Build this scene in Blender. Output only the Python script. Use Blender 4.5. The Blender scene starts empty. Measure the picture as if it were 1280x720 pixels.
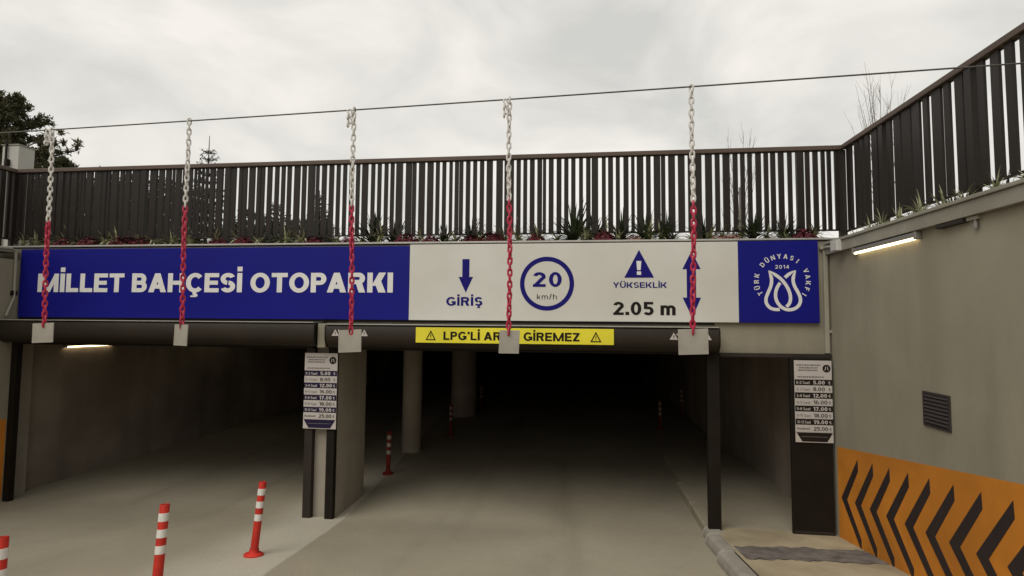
import bpy, bmesh, math, random
from mathutils import Vector, Matrix, Euler
R = math.radians
rnd = random.Random(11)
sc = bpy.context.scene
COL = sc.collection

# ------------------------------------------------------------------ camera
cam_d = bpy.data.cameras.new("camera")
cam = bpy.data.objects.new("camera", cam_d)
COL.objects.link(cam)
cam_d.sensor_width = 36.0
cam_d.lens = 36.0 * 680 / 1280
cam_d.clip_start = 0.05
cam_d.clip_end = 600
right = Vector((0.99276, 0.12011, 0.00786)).normalized()
fwd = Vector((-0.12035, 0.99084, 0.06118))
fwd = (fwd - right * fwd.dot(right)).normalized()
up = right.cross(fwd).normalized()
cam.matrix_world = Matrix((
    (right.x, up.x, -fwd.x, 0.0),
    (right.y, up.y, -fwd.y, -7.322),
    (right.z, up.z, -fwd.z, 2.6),
    (0, 0, 0, 1)))
sc.camera = cam

# ------------------------------------------------------------------ sky and sun (overcast)
SUN_EL, SUN_AZ = R(50), R(212)
W = bpy.data.worlds.new("World"); sc.world = W; W.use_nodes = True
nt = W.node_tree; nt.nodes.clear()
def N(nt, typ, **kw):
    n = nt.nodes.new(typ)
    for k, v in kw.items(): setattr(n, k, v)
    return n
out = N(nt, 'ShaderNodeOutputWorld'); bg = N(nt, 'ShaderNodeBackground')
bg.inputs['Strength'].default_value = 0.1
sky = N(nt, 'ShaderNodeTexSky'); sky.sky_type = 'NISHITA'; sky.sun_disc = False
sky.sun_elevation = SUN_EL; sky.sun_rotation = SUN_AZ
tc = N(nt, 'ShaderNodeTexCoord')
mp = N(nt, 'ShaderNodeMapping'); mp.inputs['Scale'].default_value = (1.0, 1.0, 1.9)
no = N(nt, 'ShaderNodeTexNoise'); no.inputs['Scale'].default_value = 3.0; no.inputs['Detail'].default_value = 6; no.inputs['Roughness'].default_value = .52
no.inputs['Distortion'].default_value = .35
cr = N(nt, 'ShaderNodeValToRGB')
cr.color_ramp.elements[0].position = .33; cr.color_ramp.elements[0].color = (.565, .56, .53, 1)
cr.color_ramp.elements[1].position = .62; cr.color_ramp.elements[1].color = (.815, .78, .725, 1)
sc10 = N(nt, 'ShaderNodeVectorMath', operation='SCALE'); sc10.inputs['Scale'].default_value = 10.5
mx = N(nt, 'ShaderNodeMix', data_type='RGBA'); mx.inputs['Factor'].default_value = .96
nt.links.new(tc.outputs['Generated'], mp.inputs['Vector']); nt.links.new(mp.outputs[0], no.inputs['Vector'])
nt.links.new(no.outputs['Fac'], cr.inputs[0]); nt.links.new(cr.outputs[0], sc10.inputs[0])
nt.links.new(sky.outputs[0], mx.inputs[6]); nt.links.new(sc10.outputs[0], mx.inputs[7])
nt.links.new(mx.outputs[2], bg.inputs['Color']); nt.links.new(bg.outputs[0], out.inputs[0])

sun_d = bpy.data.lights.new("sun", 'SUN'); sun_d.energy = 1.5; sun_d.angle = R(40); sun_d.color = (1, .955, .88)
sun = bpy.data.objects.new("sun", sun_d); COL.objects.link(sun)
# light comes from behind the camera, high up
sd = Vector((math.sin(SUN_AZ) * math.cos(SUN_EL), math.cos(SUN_AZ) * math.cos(SUN_EL), math.sin(SUN_EL)))
sun.rotation_euler = sd.to_track_quat('Z', 'Y').to_euler()
sun.location = (0, -20, 30)

sc.view_settings.view_transform = 'Standard'; sc.view_settings.look = 'None'
sc.view_settings.exposure = 0.16; sc.view_settings.gamma = 1.0
try: sc.view_settings.use_curve_mapping = False
except Exception: pass
sc.render.engine = 'CYCLES'
sc.cycles.max_bounces = 6; sc.cycles.diffuse_bounces = 4

# ------------------------------------------------------------------ materials
def mat(name, col, rough=.8, var=.0, scale=3.0, bump=0.0, bscale=40.0, col2=None, stain=0.0, stretch=(1, 1, 1), metal=0.0, spec=.5, emit=None, estr=0.0):
    m = bpy.data.materials.new(name); m.use_nodes = True
    t = m.node_tree; b = t.nodes['Principled BSDF']
    b.inputs['Roughness'].default_value = rough; b.inputs['Metallic'].default_value = metal
    b.inputs['Specular IOR Level'].default_value = spec
    c4 = (*col, 1)
    b.inputs['Base Color'].default_value = c4
    if emit:
        b.inputs['Emission Color'].default_value = (*emit, 1); b.inputs['Emission Strength'].default_value = estr
    co = N(t, 'ShaderNodeTexCoord')
    if var or col2:
        mpp = N(t, 'ShaderNodeMapping'); mpp.inputs['Scale'].default_value = stretch
        t.links.new(co.outputs['Object'], mpp.inputs[0])
        n1 = N(t, 'ShaderNodeTexNoise'); n1.inputs['Scale'].default_value = scale; n1.inputs['Detail'].default_value = 7; n1.inputs['Roughness'].default_value = .6
        t.links.new(mpp.outputs[0], n1.inputs['Vector'])
        rmp = N(t, 'ShaderNodeValToRGB')
        lo = tuple(max(0, c * (1 - var)) for c in col); hi = tuple(min(1, c * (1 + var)) for c in (col2 or col))
        rmp.color_ramp.elements[0].position = .3; rmp.color_ramp.elements[0].color = (*lo, 1)
        rmp.color_ramp.elements[1].position = .7; rmp.color_ramp.elements[1].color = (*hi, 1)
        t.links.new(n1.outputs['Fac'], rmp.inputs[0])
        last = rmp.outputs[0]
        if stain:
            n2 = N(t, 'ShaderNodeTexNoise'); n2.inputs['Scale'].default_value = scale * .35; n2.inputs['Detail'].default_value = 4
            t.links.new(mpp.outputs[0], n2.inputs['Vector'])
            r2 = N(t, 'ShaderNodeValToRGB'); r2.color_ramp.elements[0].position = .42; r2.color_ramp.elements[1].position = .62
            k = 1 - stain
            r2.color_ramp.elements[0].color = (k, k * .985, k * .96, 1); r2.color_ramp.elements[1].color = (1, 1, 1, 1)
            t.links.new(n2.outputs['Fac'], r2.inputs[0])
            mm = N(t, 'ShaderNodeMix', data_type='RGBA', blend_type='MULTIPLY'); mm.inputs['Factor'].default_value = 1
            t.links.new(last, mm.inputs[6]); t.links.new(r2.outputs[0], mm.inputs[7]); last = mm.outputs[2]
        t.links.new(last, b.inputs['Base Color'])
    if bump:
        n3 = N(t, 'ShaderNodeTexNoise'); n3.inputs['Scale'].default_value = bscale; n3.inputs['Detail'].default_value = 5
        t.links.new(co.outputs['Object'], n3.inputs['Vector'])
        bp = N(t, 'ShaderNodeBump'); bp.inputs['Strength'].default_value = bump; bp.inputs['Distance'].default_value = .01
        t.links.new(n3.outputs['Fac'], bp.inputs['Height']); t.links.new(bp.outputs[0], b.inputs['Normal'])
    return m

M = {}
M['wall'] = mat('rendered_concrete', (.285, .262, .195), .9, .10, 1.6, .12, 30, stain=.12, stretch=(1, 1, .55))
M['beam'] = mat('beam_concrete', (.30, .275, .21), .9, .10, 2.2, .12, 30, stain=.15, stretch=(.5, 1, 1))
M['pier'] = mat('pier_concrete', (.34, .305, .25), .85, .10, 2.0, .1, 25, stain=.15)
M['inner'] = mat('inner_concrete', (.36, .305, .25), .9, .16, 1.1, .15, 20, stain=.35)
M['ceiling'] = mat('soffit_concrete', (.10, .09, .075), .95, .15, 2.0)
M['coping'] = mat('coping_stone', (.30, .285, .235), .75, .10, 3.0, .1, 40, stain=.2)
M['flashing'] = mat('zinc_flashing', (.42, .41, .38), .5, .1, 4.0, metal=.3)
M['walk'] = mat('sandy_screed', (.40, .335, .22), .95, .14, 3.0, .25, 25, stain=.25)
M['trench'] = mat('dark_mortar', (.115, .098, .085), .95, .35, 6.0, .5, 25, col2=(.16, .14, .125))
M['kerb'] = mat('kerb_concrete', (.30, .28, .235), .9, .12, 5.0, .2, 40, stain=.25)
M['floorin'] = mat('garage_floor', (.335, .30, .225), .82, .09, .9, .10, 45, stain=.16)
M['soil'] = mat('planter_soil', (.06, .045, .03), 1, .4, 9.0, .6, 20)
M['garden'] = mat('garden_lawn', (.07, .09, .035), 1, .3, 3.0)
M['slat'] = mat('dark_brown_metal', (.019, .014, .011), .5, .2, 5.0, spec=.25)
M['wood'] = mat('brown_handrail', (.080, .052, .036), .6, .25, 4.0, .1, 30, stretch=(.3, .3, 3))
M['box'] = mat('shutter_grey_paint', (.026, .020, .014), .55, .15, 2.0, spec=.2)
M['black'] = mat('black_steel', (.013, .010, .007), .6, .2, 4.0, spec=.15)
M['guide'] = mat('brown_steel', (.032, .025, .021), .6, .2, 4.0, spec=.2)
M['blue'] = mat('blue_vinyl', (.006, .007, .185), .5, .08, .8, spec=.18)
M['white'] = mat('white_vinyl', (.605, .60, .555), .5, .045, 1.5, stain=.06, spec=.3)
M['letter'] = mat('white_letter', (.70, .69, .67), .5, .04, 2)
M['ink'] = mat('blue_print', (.012, .010, .150), .6, spec=.1)
M['inkblack'] = mat('black_print', (.014, .010, .008), .6, spec=.15)
M['inkgrey'] = mat('grey_print', (.16, .145, .14), .6)
M['navy'] = mat('navy_print', (.016, .012, .042), .5, spec=.2)
M['charcoal'] = mat('charcoal_print', (.016, .012, .010), .5, spec=.2)
M['paper'] = mat('price_board_white', (.50, .46, .43), .5, .03, 3)
M['yellow'] = mat('yellow_sheet', (.80, .72, .045), .5, .08, 2, stain=.08, spec=.3)
M['orange'] = mat('orange_paint', (.62, .225, .016), .8, .10, 3.0, .12, 30, stain=.22)
M['chevblack'] = mat('black_paint', (.022, .013, .012), .75, .25, 4.0, .1, 30)
M['plate'] = mat('gauge_plate_grey', (.36, .34, .295), .6, .14, 7, stain=.15)
M['chainwhite'] = mat('white_plastic', (.62, .60, .56), .45)
M['chainred'] = mat('red_plastic', (.42, .018, .055), .4)
M['bollard'] = mat('red_rubber', (.56, .035, .022), .5, .16, 9, stain=.2, spec=.3)
M['shaderubber'] = mat('shaded_rubber', (.17, .022, .016), .8, .25, 9, spec=.15)  # bollard red darkened, with the hall's shade put into the colour
M['shadeband'] = mat('shaded_band', (.36, .34, .28), .7, .2, 12)  # reflective white darkened likewise for the shade in the hall
M['reflect'] = mat('reflective_white', (.66, .65, .60), .4, .10, 12)
M['cable'] = mat('steel_cable', (.10, .10, .085), .5, metal=.4)
M['pipe'] = mat('grey_conduit', (.30, .28, .225), .6, .05, 4)
M['jbox'] = mat('white_box_plastic', (.52, .51, .48), .5)
M['lampbody'] = mat('lamp_housing', (.20, .19, .175), .5)
M['tube'] = mat('lit_tube', (1, 1, 1), .5, emit=(1, .80, .48), estr=4.5)
M['grille'] = mat('grille_brown', (.038, .030, .030), .5, .2, 6)
M['shaft'] = mat('white_render', (.42, .40, .37), .9, .08, 1.0)
M['needle'] = mat('pine_needles', (.040, .042, .016), .9, .45, 1.3, col2=(.062, .058, .022))
M['spruce'] = mat('spruce_needles', (.030, .034, .018), .9, .4, 2)
M['shrub'] = mat('shrub_leaves', (.034, .034, .018), .9, .4, 2)
M['bark'] = mat('bark', (.075, .055, .042), .95, .3, 6)
M['twig'] = mat('bare_twigs', (.20, .18, .16), .95, .2, 5)
M['yucca'] = mat('yucca_leaf', (.040, .062, .026), .6, .4, 5, spec=.3)
M['spider'] = mat('striped_leaf', (.16, .18, .075), .6, .5, 9, col2=(.40, .40, .25), spec=.3)
M['heuchera'] = mat('dark_red_leaf', (.085, .012, .018), .7, .45, 9, spec=.2)
M['rustleaf'] = mat('rusty_leaf', (.17, .075, .05), .7, .35, 7)

def weather(m, axis, streak=.16, patch=.30):
    """rain streaks running down the face and paler made-good patches"""
    t = m.node_tree; b = t.nodes['Principled BSDF']; src = b.inputs['Base Color'].links[0].from_socket
    co = N(t, 'ShaderNodeTexCoord'); mp1 = N(t, 'ShaderNodeMapping'); mp1.inputs['Scale'].default_value = (2.3, 2.3, .30)
    t.links.new(co.outputs['Object'], mp1.inputs[0])
    n1 = N(t, 'ShaderNodeTexNoise'); n1.inputs['Scale'].default_value = 1.0; n1.inputs['Detail'].default_value = 5; t.links.new(mp1.outputs[0], n1.inputs['Vector'])
    r1 = N(t, 'ShaderNodeMapRange'); r1.inputs[1].default_value = .33; r1.inputs[2].default_value = .52; r1.inputs[3].default_value = 1 - streak; r1.inputs[4].default_value = 1.0
    t.links.new(n1.outputs['Fac'], r1.inputs[0])
    m1 = N(t, 'ShaderNodeMix', data_type='RGBA', blend_type='MULTIPLY'); m1.inputs[0].default_value = 1
    t.links.new(src, m1.inputs[6]); t.links.new(r1.outputs[0], m1.inputs[7])
    n2 = N(t, 'ShaderNodeTexNoise'); n2.inputs['Scale'].default_value = .85; n2.inputs['Detail'].default_value = 3; n2.inputs['Distortion'].default_value = .6; t.links.new(co.outputs['Object'], n2.inputs['Vector'])
    r2 = N(t, 'ShaderNodeMapRange'); r2.inputs[1].default_value = .60; r2.inputs[2].default_value = .68; r2.inputs[3].default_value = 0; r2.inputs[4].default_value = patch
    t.links.new(n2.outputs['Fac'], r2.inputs[0])
    m2 = N(t, 'ShaderNodeMix', data_type='RGBA'); t.links.new(r2.outputs[0], m2.inputs[0]); t.links.new(m1.outputs[2], m2.inputs[6]); m2.inputs[7].default_value = (.36, .335, .27, 1)
    n3 = N(t, 'ShaderNodeTexNoise'); n3.inputs['Scale'].default_value = 60; n3.inputs['Detail'].default_value = 3; t.links.new(co.outputs['Object'], n3.inputs['Vector'])
    r3 = N(t, 'ShaderNodeMapRange'); r3.inputs[3].default_value = .90; r3.inputs[4].default_value = 1.08; t.links.new(n3.outputs['Fac'], r3.inputs[0])
    m3 = N(t, 'ShaderNodeMix', data_type='RGBA', blend_type='MULTIPLY'); m3.inputs[0].default_value = 1; t.links.new(m2.outputs[2], m3.inputs[6]); t.links.new(r3.outputs[0], m3.inputs[7])
    t.links.new(m3.outputs[2], b.inputs['Base Color'])
weather(M['wall'], 1, .11, .35); weather(M['beam'], 0, .14, .2); weather(M['pier'], 0, .12, .2); weather(M['inner'], 0, .16, .2); weather(M['coping'], 0, .12, .2)
# road: worn concrete with an unworn paler strip between the two lanes
def road_material():
    m = mat('ramp_concrete', (.335, .30, .225), .82, .09, .9, .10, 45, stain=.16)
    t = m.node_tree; b = t.nodes['Principled BSDF']
    src = b.inputs['Base Color'].links[0].from_socket
    co = N(t, 'ShaderNodeTexCoord'); sp = N(t, 'ShaderNodeSeparateXYZ'); t.links.new(co.outputs['Object'], sp.inputs[0])
    nn = N(t, 'ShaderNodeTexNoise'); nn.inputs['Scale'].default_value = 1.3; nn.inputs['Detail'].default_value = 5
    t.links.new(co.outputs['Object'], nn.inputs['Vector'])
    def math_(op, a, bb):
        q = N(t, 'ShaderNodeMath', operation=op)
        for i, v in enumerate((a, bb)):
            if isinstance(v, (int, float)): q.inputs[i].default_value = v
            else: t.links.new(v, q.inputs[i])
        return q.outputs[0]
    wob = math_('MULTIPLY', math_('SUBTRACT', nn.outputs['Fac'], .5), .55)
    x = math_('ADD', sp.outputs['X'], wob)
    x = math_('ADD', x, math_('MULTIPLY', sp.outputs['Y'], .06))
    def ss(v, a, bb):
        q = N(t, 'ShaderNodeMapRange', interpolation_type='SMOOTHSTEP'); t.links.new(v, q.inputs[0])
        q.inputs[1].default_value = a; q.inputs[2].default_value = bb; return q.outputs[0]
    wobs = math_('MULTIPLY', wob, .15)
    xr = math_('ADD', math_('ADD', sp.outputs['X'], math_('MULTIPLY', sp.outputs['Y'], .09)), wobs)
    e1 = ss(x, -4.5, -3.6); e2 = ss(xr, -3.16, -3.20)
    fac = math_('MULTIPLY', math_('MULTIPLY', e1, e2), .55)
    mm = N(t, 'ShaderNodeMix', data_type='RGBA'); t.links.new(fac, mm.inputs[0]); t.links.new(src, mm.inputs[6]); mm.inputs[7].default_value = (.55, .51, .42, 1)
    # faint tyre-darkened tracks in each lane, broken up by noise, and fine grit
    last = mm.outputs[2]
    mpt = N(t, 'ShaderNodeMapping'); mpt.inputs['Scale'].default_value = (3.2, .22, 1); t.links.new(co.outputs['Object'], mpt.inputs[0])
    nt2 = N(t, 'ShaderNodeTexNoise'); nt2.inputs['Scale'].default_value = 1; nt2.inputs['Detail'].default_value = 6; t.links.new(mpt.outputs[0], nt2.inputs['Vector'])
    for cx in (-6.6, -5.1, -1.7, -.15):
        d = math_('ABSOLUTE', math_('SUBTRACT', sp.outputs['X'], cx), 0)
        k = math_('MULTIPLY', ss(d, .38, .05), ss(nt2.outputs['Fac'], .35, .75))
        q = N(t, 'ShaderNodeMix', data_type='RGBA', blend_type='MULTIPLY'); t.links.new(math_('MULTIPLY', k, .45), q.inputs[0]); t.links.new(last, q.inputs[6]); q.inputs[7].default_value = (.62, .60, .57, 1); last = q.outputs[2]
    ng = N(t, 'ShaderNodeTexNoise'); ng.inputs['Scale'].default_value = 38; ng.inputs['Detail'].default_value = 4; ng.inputs['Roughness'].default_value = .75; t.links.new(co.outputs['Object'], ng.inputs['Vector'])
    rg_ = N(t, 'ShaderNodeMapRange'); rg_.inputs[1].default_value = .25; rg_.inputs[2].default_value = .75; rg_.inputs[3].default_value = .86; rg_.inputs[4].default_value = 1.12; t.links.new(ng.outputs['Fac'], rg_.inputs[0])
    q = N(t, 'ShaderNodeMix', data_type='RGBA', blend_type='MULTIPLY'); q.inputs[0].default_value = 1; t.links.new(last, q.inputs[6]); t.links.new(rg_.outputs[0], q.inputs[7]); last = q.outputs[2]
    t.links.new(last, b.inputs['Base Color'])
    return m
M['road'] = road_material(); M['floorin'] = M['road']

# ------------------------------------------------------------------ mesh helpers
class MB:
    def __init__(s): s.v = []; s.f = []
    def add(s, vs, fs):
        o = len(s.v); s.v += [tuple(v) for v in vs]; s.f += [tuple(i + o for i in f) for f in fs]; return s
    def box(s, x0, x1, y0, y1, z0, z1):
        x0, x1 = min(x0, x1), max(x0, x1); y0, y1 = min(y0, y1), max(y0, y1); z0, z1 = min(z0, z1), max(z0, z1)
        return s.add([(x0, y0, z0), (x1, y0, z0), (x1, y1, z0), (x0, y1, z0), (x0, y0, z1), (x1, y0, z1), (x1, y1, z1), (x0, y1, z1)],
                     [(0, 3, 2, 1), (4, 5, 6, 7), (0, 1, 5, 4), (1, 2, 6, 5), (2, 3, 7, 6), (3, 0, 4, 7)])
    def quad(s, a, b, c, d): return s.add([a, b, c, d], [(0, 1, 2, 3)])
    def tube(s, pts, r, n=6, close=False, cap=True):
        pts = [Vector(p) for p in pts]; m = len(pts)
        rs = r if isinstance(r, (list, tuple)) else [r] * m
        vs = []; ref = None
        for i, p in enumerate(pts):
            a = pts[(i - 1) % m] if (i > 0 or close) else p; b = pts[(i + 1) % m] if (i < m - 1 or close) else p
            d = (b - a).normalized()
            if ref is None:
                ref = Vector((0, 0, 1)) if abs(d.z) < .9 else Vector((1, 0, 0))
            u = d.cross(ref)
            if u.length < 1e-4: u = d.cross(Vector((.3, .5, .8)))
            u.normalize(); w = u.cross(d).normalized(); ref = w
            for k in range(n):
                t = 2 * math.pi * k / n
                vs.append(p + (u * math.cos(t) + w * math.sin(t)) * rs[i])
        fs = []
        for i in range(m if close else m - 1):
            j = (i + 1) % m
            for k in range(n):
                fs.append((i * n + k, i * n + (k + 1) % n, j * n + (k + 1) % n, j * n + k))
        if cap and not close:
            fs.append(tuple(range(n))[::-1]); fs.append(tuple((m - 1) * n + k for k in range(n)))
        return s.add(vs, fs)
    def lathe(s, prof, cx=0, cy=0, n=20):
        vs = []; fs = []; m = len(prof)
        for (r, z) in prof:
            for k in range(n):
                t = 2 * math.pi * k / n; vs.append((cx + r * math.cos(t), cy + r * math.sin(t), z))
        for i in range(m - 1):
            for k in range(n): fs.append((i * n + k, i * n + (k + 1) % n, (i + 1) * n + (k + 1) % n, (i + 1) * n + k))
        return s.add(vs, fs)
    def prism(s, poly, fn):
        """poly in 2-D; fn(u, v, d) -> point, d in {0,1} the two depths"""
        n = len(poly)
        vs = [fn(u, v, 0) for u, v in poly] + [fn(u, v, 1) for u, v in poly]
        fs = [tuple(range(n)), tuple(range(2 * n - 1, n - 1, -1))]
        fs += [(i, i + n, (i + 1) % n + n, (i + 1) % n) for i in range(n)]
        return s.add(vs, fs)
    def mesh(s, name, m, bevel=0.0, smooth=False):
        me = bpy.data.meshes.new(name); me.from_pydata(s.v, [], s.f)
        bm = bmesh.new(); bm.from_mesh(me)
        if bevel: bmesh.ops.bevel(bm, geom=bm.edges[:], offset=bevel, segments=2, affect='EDGES', profile=.5, clamp_overlap=True)
        bmesh.ops.recalc_face_normals(bm, faces=bm.faces[:])
        bm.to_mesh(me); bm.free()
        me.materials.append(m)
        if smooth:
            for p in me.polygons: p.use_smooth = True
            try: me.set_sharp_from_angle(angle=R(40))
            except Exception: pass
        return me
    def build(s, name, m, parent=None, bevel=0.0, smooth=False):
        return link(name, s.mesh(name, m, bevel, smooth), parent)
def link(name, me, parent=None):
    o = bpy.data.objects.new(name, me); COL.objects.link(o)
    if parent is not None:
        o.parent = parent
        if parent.type == 'EMPTY' and not parent.parent:
            o.location = -Vector(parent.location) if parent.get('_world') else (0, 0, 0)
    return o
def tag(o, label=None, cat=None, group=None, kind=None):
    if label: o['label'] = label
    if cat: o['category'] = cat
    if group: o['group'] = group
    if kind: o['kind'] = kind
    return o
def thing(name, label, cat, loc=(0, 0, 0), group=None, rot=(0, 0, 0)):
    """Empty at the base; parts are modelled in the thing's own coordinates"""
    o = bpy.data.objects.new(name, None); COL.objects.link(o); o.location = loc; o.rotation_euler = rot; o.empty_display_size = .1
    return tag(o, label, cat, group)
def wthing(name, label, cat, loc=(0, 0, 0), group=None):
    """Empty at the base; parts are modelled in world coordinates"""
    o = thing(name, label, cat, loc, group); o['_world'] = 1; return o
def struct(name, mb, m, parent=None, **kw):
    o = mb.build(name, m, parent, **kw)
    if parent is None: o['kind'] = 'structure'
    return o
def copy_tree(o, parent=None):
    c = o.copy(); COL.objects.link(c)
    if parent is not None: c.parent = parent
    for ch in list(o.children): copy_tree(ch, c)
    return c

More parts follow.
